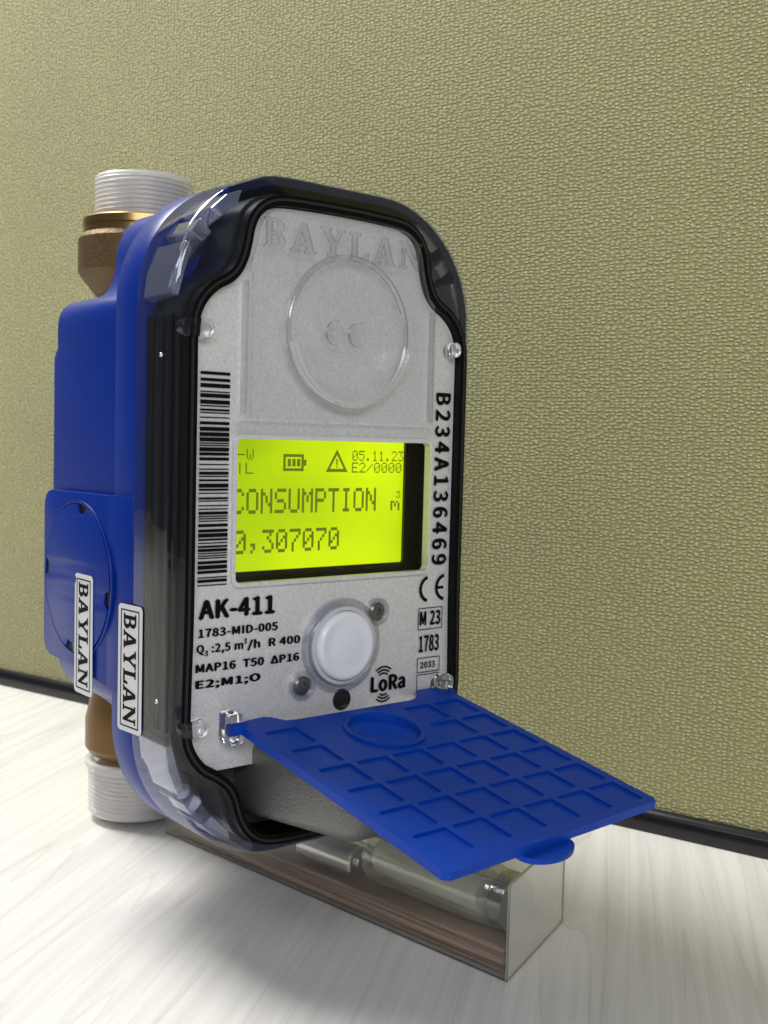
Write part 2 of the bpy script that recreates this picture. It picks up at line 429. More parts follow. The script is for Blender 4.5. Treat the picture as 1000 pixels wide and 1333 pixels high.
def text_bm(s, f, x0, z0, w, h, bold=0.02, depth=0.06, space=1.04):
    """a line of sans lettering fitted into a box, made heavier by shifted copies; f maps (u, v, d) to 3-D"""
    cu = bpy.data.curves.new('lettering', 'FONT'); cu.body = s; cu.size = 1.0; cu.resolution_u = 3
    if FONT: cu.font = FONT
    cu.space_character = space
    bold = bold * CAPH * 1.15
    o = bpy.data.objects.new('lettering', cu); COL.objects.link(o)
    dg = bpy.context.evaluated_depsgraph_get(); me = bpy.data.meshes.new_from_object(o.evaluated_get(dg))
    bpy.data.objects.remove(o); bpy.data.curves.remove(cu)
    vs = [v.co.copy() for v in me.vertices]; fs_ = [list(p_.vertices) for p_ in me.polygons]
    bpy.data.meshes.remove(me)
    xa, xb = min(v.x for v in vs) - bold, max(v.x for v in vs) + bold
    H = CAPH + bold
    bm = bmesh.new(); k = 0
    for sx, sz in ((0, 0), (-1, 0), (1, 0), (0, .6), (0, -.6)):
        k += 1
        vv = [bm.verts.new(f(x0 + (v.x + sx * bold - xa) / (xb - xa) * w, z0 + (v.y + sz * bold + bold * .5) / H * h, depth + k * 0.012)) for v in vs]
        for fc in fs_:
            try: bm.faces.new([vv[q] for q in fc])
            except ValueError: pass
    return bm

# ------------------------------------------------------------------ serif letters as outlines
GL = {
 'B': (0.82, [(0,0),(.5,0),(.68,.04),(.79,.14),(.82,.27),(.77,.41),(.64,.51),(.73,.6),(.77,.74),(.72,.88),(.62,.96),(.47,1),(0,1),(0,.9),(.1,.9),(.1,.1),(0,.1)],
       [[(.3,.12),(.45,.12),(.55,.18),(.58,.28),(.54,.39),(.44,.45),(.3,.45)], [(.3,.56),(.43,.56),(.52,.62),(.54,.72),(.5,.84),(.42,.89),(.3,.89)]]),
 'A': (1.0, [(0,0),(.34,0),(.34,.1),(.26,.1),(.31,.24),(.60,.24),(.65,.1),(.56,.1),(.56,0),(1,0),(1,.1),(.92,.1),(.62,1),(.4,1),(.1,.1),(0,.1)],
       [[(.35,.35),(.57,.35),(.46,.72)]]),
 'Y': (1.0, [(.27,0),(.73,0),(.73,.1),(.62,.1),(.62,.42),(.89,.9),(1,.9),(1,1),(.64,1),(.64,.9),(.74,.9),(.55,.56),(.34,.9),(.43,.9),(.43,1),(0,1),(0,.9),(.1,.9),(.4,.42),(.4,.1),(.27,.1)], []),
 'L': (0.80, [(0,0),(.8,0),(.8,.36),(.7,.36),(.62,.12),(.32,.12),(.32,.9),(.44,.9),(.44,1),(0,1),(0,.9),(.1,.9),(.1,.1),(0,.1)], []),
 'N': (1.0, [(0,0),(.32,0),(.32,.1),(.22,.1),(.22,.72),(.76,0),(.88,0),(.88,.9),(1,.9),(1,1),(.66,1),(.66,.9),(.76,.9),(.76,.36),(.3,1),(0,1),(0,.9),(.1,.9),(.1,.1),(0,.1)], []),
}
def serif_word(word, f, x0, z0, w, h, depth, gap=0.13, shear=0.0, bm=None):
    bm = bm or bmesh.new()
    tot = sum(GL[c][0] for c in word) + gap * (len(word) - 1)
    x = 0
    for c in word:
        gw, o, hs = GL[c]
        q = lambda l: [(x0 + (x + p[0]) / tot * w + shear * p[1] * h, z0 + p[1] * h) for p in l]
        prism(q(o), [q(l) for l in hs], 0, depth, lambda p, d: f(p[0], p[1], d), bm)
        x += gw + gap
    return bm

# ------------------------------------------------------------------ setting
TZ = -120.2
bm = bmesh.new()
v = [bm.verts.new(p) for p in ((-900, -900, TZ), (900, -900, TZ), (900, 1500, TZ), (-900, 1500, TZ))]
bm.faces.new(v)
t = link('tabletop', bm, TABLE); t['kind'] = 'structure'

pan = thing('partition_panel', 'olive green woven fabric partition screen standing behind the meter', 'partition')
pan.location = Vector((198.4, -47.7, 0)) * S
ex = Vector((-112.9, 388.3, 0)).normalized(); ey = Vector((0, 0, 1)).cross(ex)     # ey points towards -x
ey = ey if ey.x > 0 else -ey
pm = Matrix((ex, ey if False else Vector((0, 0, 1)).cross(ex), Vector((0, 0, 1)))).transposed().to_4x4()
pm.translation = pan.location; pan.matrix_world = pm
# local x runs along the screen away from the camera, local +y faces the meter
bm = bmesh.new(); box(bm, -420, 1500, -30, -4, TZ + 5.2, 900)
link('fabric', bm, FABRIC, pan, bevel=1.5, segs=2)
prof = [(-30, TZ + 0.05), (-0.3, TZ + 0.05), (0, TZ + 0.6), (0, TZ + 3.6), (-0.3, TZ + 5.4), (-1.1, TZ + 6.8), (-2.2, TZ + 7.7), (-3.3, TZ + 8.1), (-4.3, TZ + 7.6), (-4.6, TZ + 7.0), (-30, TZ + 7.0)]
bm = loft([[(xx, p[0], p[1]) for p in prof] for xx in (-420, 1500)], (True, True))
link('bottom_rail', bm, RAIL, pan, smooth=40)

# ------------------------------------------------------------------ the water meter
meter = thing('water_meter', 'blue digital water meter with lit yellow display, standing upright with its blue flap open', 'water meter')

def outline(d=0.0, n=14):                       # outer outline of the case, inset by d
    return rr(0 + d, 100 - d, -96 + d, 84 - d, 34 - d, n)
half = [(7.0, -30), (7.0, 0), (7.0, 30), (7.0, 40), (7.6, 45), (9.4, 49), (12.6, 52.3), (16.6, 54.6), (19.4, 57.4), (21.2, 61), (22.3, 65), (23.2, 69.3), (25.0, 72.6), (28.5, 75), (34, 76), (51.5, 76.4)]
halfb = [(6.6, -48.5), (6.6, -58), (7.6, -63.4), (11.0, -68.2), (15.6, -71.2), (19.4, -74.6), (21.6, -78.6), (23.2, -83.6), (26, -88), (31, -90.6), (40, -91.4), (51.5, -91.4)]
mir = lambda l: [(103.0 - p[0], p[1]) for p in reversed(l)]
left = list(reversed(halfb)) + half
wave_pts = left[:-1] + mir(left)[:-1]
WAVE = spline(wave_pts, 4, closed=True)
W = lambda d: offset(WAVE, d)

# rear case, one body: flange, slab, neck for the pipe
bm = prism(outline(0), [], 19, 31)
link('flange', bm, BLUE, meter, smooth=30, bevel=0.7)
prof = spline([(1.2, 20), (0, 28)], 1)
body = []
body += [(0.6, -30)]
bod = [(0.4, 40), (0.4, 47.5), (1.8, 51.4), (4.6, 53.6), (8, 54.6), (11.8, 55.6), (15.2, 57.8), (17.2, 61.5), (18.2, 66), (18.8, 71), (20.6, 76), (23.6, 79.4), (28, 81.2), (50, 81.4)]
botm = [(50, -80), (34, -79), (24, -74), (18, -67), (12, -62.5), (8, -60.4), (4, -57), (1.4, -52), (0.4, -46)]
lp = spline(botm, 4)[:-1] + spline(bod, 4)
full = lp + [(100 - p[0], p[1]) for p in reversed(lp)][1:-1]
bm = prism(full, [], 31, 69)
link('rear_case', bm, BLUE, meter, smooth=30, bevel=1.6, segs=3, angle=50)
hump = rr(26, 74, -58, 52, 12)
bm = prism(hump, [], 68.9, 132)
link('pipe_housing', bm, BLUE, meter, smooth=30, bevel=4, segs=3, angle=50)
# raised side panel with the round lid
def yz(p, d): return (d, p[0], p[1])
pan_o = [(73 - 5 + 5 * math.cos(a), -6 + 5 * math.sin(a)) for a in [math.radians(q) for q in range(90, -1, -15)]]
pan_o += [(68 + 5 * math.cos(a), -44.5 + 5 * math.sin(a)) for a in [math.radians(q) for q in range(0, -91, -15)]] + [(45, -50.6), (31, -52.2), (31, -0.7)]
bm = prism([(p[0], p[1]) for p in pan_o], [], -1.7, 3, yz)
link('side_panel', bm, BLUE, meter, smooth=30, bevel=0.35)
bm = loft([[(1.0, 31, -52.2), (-1.7, 31, -52.2), (-1.7, 31, -0.7), (1.0, 31, -0.7)], [(1.0, 19.7, -54.2), (-0.12, 19.7, -54.2), (-0.12, 19.7, -0.4), (1.0, 19.7, -0.4)]], (True, True))
link('side_ramp', bm, BLUE, meter, smooth=30, bevel=0.1)
lidc = (49.6, -25.0)
def lid_outline(r):
    pts = []
    for i in range(120):
        a = 360 * i / 120
        rad = r
        for c in (4, 101, 190, 281):
            dd = abs((a - c + 180) % 360 - 180)
            if dd < 6: rad = r - 2.4
        x_ = lidc[0] + rad * math.cos(math.radians(a))
        pts.append((x_, lidc[1] + rad * math.sin(math.radians(a))))
    return pts
bm = prism(lid_outline(20.9), [], -2.3, -1.4, yz)
lid = link('round_lid', bm, BLUE, meter, smooth=30, bevel=0.5)
lo = rr(31.6, 72, -48, -2, 4)
bm = prism(circ(lidc[0], lidc[1], 22.1, 72), [circ(lidc[0], lidc[1], 21.35, 72)], -2.1, -1.4, yz)
link('lid_rim', bm, BLUE, meter, smooth=30, bevel=0.2)
bm = prism(circ(lidc[0], lidc[1], 21.3, 72), [lid_outline(20.7)], -1.78, -1.45, yz)
link('lid_groove', bm, BLACK, meter)
bm = disc_lathe([(1.4, 0), (1.0, 0.4)], 0, 0, 20)
bmesh.ops.rotate(bm, verts=bm.verts, matrix=Matrix.Rotation(math.radians(90), 3, 'Z'))
bmesh.ops.translate(bm, verts=bm.verts, vec=(-2.4, lidc[0], lidc[1]))
link('lid_nub', bm, BLUE, meter, smooth=True)

# pipe through the case
PX, PY = 50, 113
lower = [(r, z) for r, z in ((15.5, -98), (14.5, -80), (14.5, -60))]
bm = lathe([(14.5, 50), (14.5, 62.4), (16, 63.2), (21.2, 69.4), (22, 70.8), (22, 81.8), (21.4, 82.8), (20.6, 83.6)], PX, PY)
link('brass_union', bm, BRASS, meter, smooth=18)
bm = lathe([(20.4, 83.6), (20.4, 84.8), (19.2, 85.1), (19.2, 85.9), (20.6, 86.2), (20.6, 88.6), (20.1, 89.0), (15.0, 89.0)], PX, PY)
link('brass_collar', bm, BRASS_T, meter, smooth=30)
def thread(z0, z1, r):
    pr = [(r - 1.2, z0)]; z = z0 + 0.5
    while z < z1 - 0.9:
        pr += [(r, z), (r - 1.2, z + 0.95)]; z += 1.9
    return pr + [(r - 1.0, z1)]
bm = lathe(thread(89.0, 102.2, 15.3), PX, PY); link('threaded_end', bm, BRASS_T, meter, smooth=20)
def cap_profile(z0, z1, r, lip_at_low):
    pr = [(r - 0.1, z0)]; z = z0 + 1.2
    while z < z1 - 1.6:
        pr += [(r - 0.1, z), (r + 0.25, z + 0.45), (r - 0.1, z + 0.9)]; z += 1.5
    pr += [(r, z1 - 0.8), (r - 0.5, z1), (r - 2.2, z1 + 0.1)]
    return pr
pr = cap_profile(89.6, 103.6, 16.6, True)
bm = lathe(pr + [(r_, z_) for r_, z_ in ((14.6, 102.6), (0.5, 102.4))], PX, PY, 72, cap=False)
link('thread_cap', bm, CAP, meter, smooth=25)
bm = lathe([(14, -60), (17.2, -80), (18.2, -84), (18.2, -94), (16.6, -96.4), (13.5, -97.2), (13.2, -101)], PX, PY)
link('brass_union', bm, BRASS_L, meter, smooth=18)
bm = lathe(thread(-116.6, -101, 15.0), PX, PY); link('threaded_end', bm, BRASS_T, meter, smooth=20)
lp2 = [(15.2, -98.6), (17.6, -98.2), (18.3, -98.9), (18.2, -100.6), (17.0, -102.0)]
z = -102.4
while z > -115.6:
    lp2 += [(16.9, z), (17.15, z - 0.45), (16.9, z - 0.9)]; z -= 1.5
lp2 += [(17.0, -116.6), (16.4, -117.6), (14.5, -117.8), (0.5, -117.8)]
bm = lathe(lp2, PX, PY, 72, cap=False)
link('thread_cap', bm, CAP, meter, smooth=25)

# black gasket that follows the wavy edge, dark inner housing on the straight sides
bm = prism(W(2.7), [W(0)], -0.2, 18.9)
link('gasket', bm, BLACK, meter, smooth=40, bevel=0.5)
bm = prism(W(1.9), [W(1.2)], -0.55, -0.05)
link('gasket_lip', bm, DARK, meter, smooth=40)
bm = prism(W(3.6), [W(2.75)], 4.2, 18.9)
link('inner_housing', bm, DARK, meter, smooth=40)
for y0, y1, d in ((5.2, 7.0, 0.9), (9.8, 11.4, 1.3), (15.2, 17.6, 1.0)):
    for side in (0, 1):
        b2 = bmesh.new()
        x0 = 3.4 - d if side == 0 else 97.4
        box(b2, x0 - 0.2, x0 + d + 0.2, y0, y1, -60, 46)
        link('housing_rib', b2, BLACK, meter, bevel=0.3)
# dark blue skirt added for the flange as refracted by the clear rim; open at the two left corners, where the facets show the flange
navy = mat('refraction_navy', (0.004, 0.008, 0.04), 0.25)
so = [q if p[0] < 12 else o_ for p, q, o_ in zip(outline(0), outline(1.5), outline(0.35))]
si = outline(2.6)
seg = [i for i, p in enumerate(so) if not (p[0] < 26 and (p[1] > 49.5 or p[1] < -62))]
g0 = [i for i in seg]
def runs(idx, n):
    idx = set(idx); out = []; start = [i for i in idx if (i - 1) % n not in idx]
    for s0 in start:
        r_ = [s0]
        while (r_[-1] + 1) % n in idx and len(r_) < n: r_.append((r_[-1] + 1) % n)
        out.append(r_)
    return out
for r_ in runs(g0, len(so)):
    if len(r_) < 2: continue
    poly = [so[i] for i in r_] + [si[i] for i in reversed(r_)]
    link('refraction_band', prism(poly, [], 1.6, 18.9), navy, meter, smooth=40)
# the shell itself
secs = []
for d, y in ((0.0, 19.0), (0.0, 1.8), (0.25, 0.8), (0.8, 0.2), (1.6, -0.1)):
    secs.append([(p[0], y, p[1]) for p in outline(d)])
bm = loft(secs)
inn = W(2.3); fo = outline(1.6)
tris = tessellate_polygon([[Vector((p[0], p[1], 0)) for p in fo], [Vector((p[0], p[1], 0)) for p in inn]])
vv = [bm.verts.new((p[0], -0.1, p[1])) for p in fo + inn]
for tr in tris:
    try: bm.faces.new([vv[i] for i in tr])
    except ValueError: pass
# inner step of the shell down to the gasket
st = loft([[(p[0], yy, p[1]) for p in W(2.3)] for yy in (-0.1, 3.0)], bm=bm)
bmesh.ops.remove_doubles(bm, verts=bm.verts, dist=0.001)
shell = link('clear_shell', bm, SHELL, meter, smooth=50)
# faceted clear blocks in the four scooped corners
def facet(pts_a, pts_b, ya, yb):
    b2 = loft([[(p[0], ya, p[1]) for p in pts_a], [(p[0], yb, p[1]) for p in pts_b]], (True, True))
    return b2
for mx_, mz_ in ((0, 0), (1, 0), (0, 1), (1, 1)):
    fx = (lambda p: p) if not mx_ else (lambda p: (100 - p[0], p[1]))
    fz = (lambda p: p) if not mz_ else (lambda p: (p[0], -12 - p[1]))
    tp = lambda l: [fz(fx(p)) for p in l]
    A = [(0.9, 50.5), (1.8, 57), (4.6, 63.8), (10.4, 60.8), (8.4, 54), (3.6, 49.5)]
    A2 = [(0.9, 50.5), (1.8, 57), (4.6, 63.8), (6.4, 62.4), (4.2, 56), (2.6, 50)]
    link('corner_facet', facet(tp(A), tp(A2), 17.5, 2.2), FACET, meter, bevel=0.3)
    Bp = [(6.4, 66.4), (9.0, 70), (16.4, 62.6), (12.2, 60.0)]
    B2 = [(6.4, 66.4), (9.0, 70), (12.2, 67.0), (9.6, 64.2)]
    link('corner_facet', facet(tp(Bp), tp(B2), 16.5, 3.0), FACET, meter, bevel=0.3)
    Cp = [(11.4, 72.6), (16, 76.8), (20.6, 78.6), (18.8, 70.4), (15.6, 67.6)]
    C2 = [(11.4, 72.6), (16, 76.8), (20.6, 78.6), (19.6, 75.6), (14.4, 70.8)]
    link('corner_facet', facet(tp(Cp), tp(C2), 17.5, 2.4), FACET, meter, bevel=0.3)
    scr = fz(fx((9.6, 65.2)))
    bm = disc_lathe([(2.1, 9), (2.1, 14), (1.2, 14.2)], scr[0], scr[1], 20)
    link('corner_screw', bm, STEEL, meter, smooth=True)
# clear pegs that bridge the gasket
for (px_, pz_, w_) in ((1.4, 42.4, 9.2), (3.2, -58.2, 7.6), (90.6, 43.0, 4.0), (90.5, -56.0, 5.0)):
    bm = prism(rr(px_, px_ + w_, pz_ - 2.2, pz_ + 2.2, 2.1, 6), [], -1.9, 1.4)
    link('clear_peg', bm, LENS, meter, smooth=40, bevel=0.9, segs=3)
for zz in (35.5, -51.5):
    bm = bmesh.new(); bmesh.ops.create_uvsphere(bm, u_segments=12, v_segments=8, radius=0.6)
    bmesh.ops.translate(bm, verts=bm.verts, vec=(0.0, 5.5, zz)); link('moulding_pip', bm, STEEL, meter, smooth=True)

# silver face plate, with the window for the display and holes
lcdw = rr(19.6, 86.6, -22.4, 15.4, 1.6, 5)
plate_out = [p for p in W(-0.25)]
cut = []
for p in plate_out:
    if p[1] > -71.6: cut.append(p)
# close the bottom: the plate stops at z = -71.6, right and left of the grey pocket
iL = min(range(len(cut)), key=lambda i: (cut[i][1], cut[i][0]) if cut[i][0] < 50 else (999, 0))
def rot(l, k): return l[k:] + l[:k]
gapi = max(range(len(cut)), key=lambda i: math.dist(cut[i], cut[(i + 1) % len(cut)]))
cut = rot(cut, (gapi + 1) % len(cut))
eye = circ(56.0, -57.4, 3.1, 24)
bm = prism(cut, [lcdw, eye], 2.0, 4.0)
plate = link('face_plate', bm, SILVER, meter, bevel=0.0)
# pocket floor under the plate
bm = prism(W(-0.1), [], 11.0, 12.5)
link('pocket_floor', bm, mat('grey_pocket', (0.05, 0.05, 0.052), 0.45, bump=(800, 0.05)), meter)

# display
disp = link('display', prism(rr(18, 90, -26, 19, 1, 3), [rr(20.5, 83.4, -20.4, 16.6, 0.6, 3)], 8.9, 9.9), mat('display_bezel', (0.004, 0.004, 0.003), 0.22), meter)
bm = bmesh.new(); box(bm, 20.0, 84, 10.0, 10.6, -21, 17.2)
link('lit_screen', bm, LCD, disp)
for nm, x0, x1, z0, z1 in (('a', 17.6, 18.6, -27, 19.6), ('b', 89.4, 90.4, -27, 19.6)):
    bm = bmesh.new(); box(bm, x0, x1, 4.1, 9.0, z0, z1); link('display_wall', bm, BLACK, disp)
for z0, z1 in ((-27, -26), (18.6, 19.6)):
    bm = bmesh.new(); box(bm, 18.7, 89.3, 4.1, 9.0, z0, z1); link('display_wall', bm, BLACK, disp)

FONT57 = {
 'C': "01110 10001 10000 10000 10000 10001 01110", 'O': "01110 10001 10001 10001 10001 10001 01110",
 'N': "10001 11001 10101 10101 10011 10001 10001", 'S': "01111 10000 10000 01110 00001 00001 11110",
 'U': "10001 10001 10001 10001 10001 10001 01110", 'M': "10001 11011 10101 10101 10001 10001 10001",
 'P': "11110 10001 10001 11110 10000 10000 10000", 'T': "11111 00100 00100 00100 00100 00100 00100",
 'I': "01110 00100 00100 00100 00100 00100 01110", '0': "01110 10001 10011 10101 11001 10001 01110",
 '3': "11111 00010 00100 00010 00001 10001 01110", '7': "11111 00001 00010 00100 01000 01000 01000",
 '1': "00100 01100 00100 00100 00100 00100 01110", '2': "01110 10001 00001 00010 00100 01000 11111",
 '5': "11111 10000 11110 00001 00001 10001 01110", 'E': "11111 10000 10000 11110 10000 10000 11111",
 '/': "00000 00001 00010 00100 01000 10000 00000", '.': "00000 00000 00000 00000 00000 01100 01100",
 ',': "00000 00000 00000 00000 01100 00100 01000", 'W': "10001 10001 10001 10101 10101 10101 01010",
 'L': "10000 10000 10000 10000 10000 10000 11111", '-': "00000 00000 00000 11111 00000 00000 00000",
 'm': "00000 00000 11010 10101 10101 10001 10001", ' ': "00000 " * 7, '|': "00100 " * 7,
}
def pixels(s, x0, z0, pitch, h, fill=1.0):
    bm = bmesh.new()
    cw = pitch / 6.0; ch = h / 7.0
    for k, c in enumerate(s):
        for r, row in enumerate(FONT57[c].split()):
            for q, bit in enumerate(row):
                if bit == '1':
                    xa = x0 + k * pitch + q * cw; za = z0 + h - (r + 1) * ch
                    m_ = (1 - fill) / 2
                    box(bm, xa + m_ * cw, xa + (1 - m_) * cw, 9.94, 10.03, za + m_ * ch, za + (1 - m_) * ch)
    return bm
def lcd_part(bm, name='display_lettering'):
    return link(name, bm, LCDINK, disp)
lcd_part(pixels('CONSUMPTION', 23.75, -4.9, 4.56, 6.8))
lcd_part(pixels('0,307070', 24.6, -15.7, 4.5, 6.4))
lcd_part(pixels('05.11.23', 64.0, 9.7, 2.46, 3.0, 0.9))
lcd_part(pixels('E2/0000', 63.9, 6.3, 2.75, 3.0, 0.9))
lcd_part(pixels('-W', 25.4, 9.6, 2.7, 3.0, 0.9))
lcd_part(pixels('|L', 24.8, 5.9, 3.0, 3.0, 0.9))
lcd_part(pixels('m', 78.8, -4.9, 4.2, 4.0))
lcd_part(pixels('3', 80.9, -1.2, 1.9, 2.0, 1.0))
bm = prism(rr(40.0, 46.9, 6.7, 11.4, 0.1, 1), [rr(40.8, 46.1, 7.5, 10.6, 0.1, 1)], 9.94, 10.03)
for k in range(3): box(bm, 41.5 + k * 1.55, 42.6 + k * 1.55, 9.94, 10.03, 8.0, 10.1)
box(bm, 46.95, 47.8, 9.94, 10.03, 8.2, 9.9)
lcd_part(bm, 'battery_icon')
bm = prism([(54.6, 6.5), (62.4, 6.5), (58.5, 12.9)], [[(56.0, 7.4), (61.0, 7.4), (58.5, 11.4)]], 9.94, 10.03)
box(bm, 58.25, 58.75, 9.94, 10.03, 8.5, 10.3); box(bm, 58.25, 58.75, 9.94, 10.03, 7.75, 8.15)
lcd_part(bm, 'warning_icon')

link('display_glass', prism(rr(19.75, 86.45, -22.2, 15.2, 1.4, 4), [], 1.6, 1.95), clear('display_pane', (0.985, 0.985, 0.98), 0.01, 0.02, 5.0, amount=0.35), disp)
# raised clear window over the top of the plate, with embossing
top_half = [p for p in W(-0.9) if p[1] > 57.6]
gi = max(range(len(top_half)), key=lambda i: math.dist(top_half[i], top_half[(i + 1) % len(top_half)]))
top_half = rot(top_half, (gi + 1) % len(top_half))
if top_half[0][0] > top_half[-1][0]: top_half.reverse()
win = [(22.2, 20.6), (22.2, 57.0)] + [p for p in top_half if 21.0 < p[0] < 82] + [(82.2, 57.0), (84.4, 55.0), (84.9, 23.2), (84.9, 20.6)]
bm = prism(win, [], -1.0, 1.7)
link('clear_window', bm, WINDOW, meter, bevel=0.35, segs=2, angle=45)
bm = prism(rr(8.2, 93.8, -51, 19.6, 2, 4), [lcdw], 0.4, 1.0) if False else None
frame = prism(rr(18.6, 87.6, -23.4, 16.4, 2.2, 5), [rr(19.7, 86.5, -22.3, 15.3, 1.6, 5)], 0.9, 1.98)
link('display_frame', frame, SILVER, meter, bevel=0.3)
link('clear_step', prism(rr(19.0, 86.6, 17.0, 20.0, 1.0, 4), [], 0.2, 1.9), WINDOW, meter, bevel=0.5)
fe = lambda u, v_, d: (u, -1.0 - d, v_)
emb = serif_word('BAYLAN', fe, 25.0, 64.4, 53.5, 7.7, 0.6, gap=0.2)
walls = bmesh.new(); xw = 0; totw = sum(GL[c][0] for c in 'BAYLAN') + 1.0
for c in 'BAYLAN':
    for l in [GL[c][1]] + GL[c][2]:
        ps = [(25.0 + (xw + p[0]) / totw * 53.5, 64.4 + p[1] * 7.7) for p in l]
        loft([[(p[0], -0.99, p[1]) for p in ps], [(p[0], -1.58, p[1]) for p in ps]], bm=walls)
    xw += GL[c][0] + 0.2
link('lettering_edge', walls, clear('clear_letter_edge', (0.34, 0.34, 0.36), 0.10, 0.08, 2.0, amount=0.5), meter)
link('embossed_lettering', emb, clear('clear_lettering', (0.94, 0.945, 0.955), 0.03, 0.06, 3.0, amount=0.6), meter)
for x0_, x1_ in ((20.7, 22.0), (85.1, 86.5)):
    link('window_edge', prism(rr(x0_, x1_, 21.5, 56 if x0_ < 50 else 53.5, 0.5, 3), [], 0.6, 1.9), clear('clear_edge', (0.90, 0.90, 0.91), 0.06, 0.25, 2.0, bump=(900, 0.6), amount=0.5), meter, bevel=0.2)
cxw, czw = 53.4, 45.0
bm = disc_lathe([(20.8, -1.02), (20.5, -1.75), (20.0, -1.85), (19.6, -1.5), (19.3, -1.05)], cxw, czw, 80, cap=False)
link('round_boss', bm, EMBOSS, meter, smooth=60)
arc = circ(cxw, czw, 20.6, 48, -168, -10) + list(reversed(circ(cxw, czw, 18.9, 48, -168, -10)))
bm = prism(arc, [], -3.2, -2.02)
link('finger_ridge', bm, clear('clear_ridge', (0.93, 0.93, 0.95), 0.18, 0.06, 2.0, haze=0.22, haze_col=(0.85, 0.85, 0.88)), meter, smooth=30, bevel=0.4)
EDGE2 = clear('clear_boss_edge', (0.42, 0.42, 0.44), 0.12, 0.08, 2.0, amount=0.6)
eb = bmesh.new()
for rad_, a0_, a1_ in ((20.85, 0, 360), (19.2, 20, 160)):
    pts_ = circ(cxw, czw, rad_, 80, a0_, a1_)
    loft([[(p[0], -0.99, p[1]) for p in pts_], [(p[0], -1.45, p[1]) for p in pts_]], bm=eb, wrap=(a1_ - a0_ == 360))
link('boss_edge', eb, EDGE2, meter, smooth=True)
eb = bmesh.new()
loft([[(p[0], -1.05, p[1]) for p in win], [(p[0], -0.5, p[1]) for p in win]], bm=eb)
link('window_edge_line', eb, clear('clear_window_line', (0.62, 0.62, 0.64), 0.12, 0.08, 2.0, amount=0.6), meter)
eb = bmesh.new()
for bx in (48.6, 56.2):
    pts_ = circ(bx, 44.4, 3.35, 24, 70, 290)
    loft([[(p[0], -1.0, p[1]) for p in pts_], [(p[0], -2.1, p[1]) for p in pts_]], bm=eb, wrap=False)
link('crescent_edge', eb, EDGE2, meter, smooth=True)
for bx in (48.6, 56.2):
    bm = disc_lathe([(3.3, -1.05), (3.1, -1.45), (2.6, -1.65), (1.0, -1.75), (0.1, -1.75)], bx, 44.4, 32, cap=False)
    link('round_pip', bm, WINDOW, meter, smooth=True)

# printed lettering just above the plate
fp = lambda u, v_, d: (u, 1.72 - d, v_)
def printed(s, x0, z0, w, h, bold=0.03, name='lettering'):
    return link(name, text_bm(s, fp, x0, z0, w, h, bold), PRINT, plate)
printed('AK-411', 9.3, -31.0, 23.4, 5.0, 0.075)
printed('1783-MID-005', 9.3, -35.6, 24.4, 2.2, 0.065)
printed('Q', 8.9, -39.6, 2.3, 2.2, 0.065); printed('3', 11.3, -40.5, 1.0, 1.5, 0.065)
printed(':2,5 m', 13.3, -39.7, 9.6, 2.2, 0.065); printed('3', 23.0, -38.4, 1.0, 1.5, 0.065); printed('/h  R 400', 24.1, -39.8, 17.0, 2.2, 0.065)
printed('MAP16  T50  \u0394P16', 8.7, -44.6, 32.2, 2.2, 0.075)
printed('E2;M1;O', 8.7, -48.7, 19.8, 2.1, 0.08)
fs = lambda u, v_, d: (88.5 + v_, 1.72 - d, 30.4 - u)
link('lettering', text_bm('B234A136469', fs, 0, 0, 51.4, 5.8, 0.06, space=1.16), PRINT, plate)
def arc_band(cx_, cz_, r0, r1, a0, a1, sx=1.0):
    o = circ(0, 0, r1, 20, a0, a1) + list(reversed(circ(0, 0, r0, 20, a0, a1)))
    return [(cx_ + sx * p[0], cz_ + p[1]) for p in o]
bm = prism(arc_band(88.0, -28.0, 3.1, 4.1, 105, 255), [], 1.62, 1.68)
prism(arc_band(94.3, -27.8, 3.1, 4.1, 100, 260), [], 1.62, 1.68, bm=bm)
box(bm, 91.0, 93.5, 1.62, 1.68, -28.2, -27.4)
link('conformity_mark', bm, PRINT, plate)
for (x0, x1, z0, z1) in ((83.8, 93.4, -40.2, -33.6), (83.8, 92.8, -53.1, -48.6), (83.8, 92.8, -59.0, -53.6)):
    link('printed_box', prism(rr(x0, x1, z0, z1, 0.1, 1), [rr(x0 + .22, x1 - .22, z0 + .22, z1 - .22, 0.05, 1)], 1.62, 1.68), PRINT, plate)
printed('M 23', 84.4, -38.9, 8.3, 4.3, 0.06); printed('1783', 84.3, -46.9, 8.1, 5.0, 0.06); printed('2033', 85.0, -51.8, 6.0, 1.9, 0.05)
printed('LoRa', 66.2, -56.8, 13.2, 4.6, 0.08)
bm = bmesh.new()
for k in range(3):
    prism(arc_band(71.0, -53.8, 2.0 + k * 0.95, 2.5 + k * 0.95, 48, 132), [], 1.62, 1.68, bm=bm)
    prism(arc_band(71.0, -56.1, 1.6 + k * 0.95, 2.1 + k * 0.95, 228, 312), [], 1.62, 1.68, bm=bm)
link('radio_waves', bm, PRINT, plate)
bm = bmesh.new(); z = 32.0
rb = random.Random(11)
while z > -22.6:
    w_ = rb.choice((0.28, 0.28, 0.5, 0.75, 1.0)); 
    if z - w_ < -22.9: break
    box(bm, 8.9, 17.5, 1.62, 1.68, z - w_, z); z -= w_ + rb.choice((0.3, 0.35, 0.5, 0.6, 0.9))
bc = link('barcode', bm, PRINT, plate)
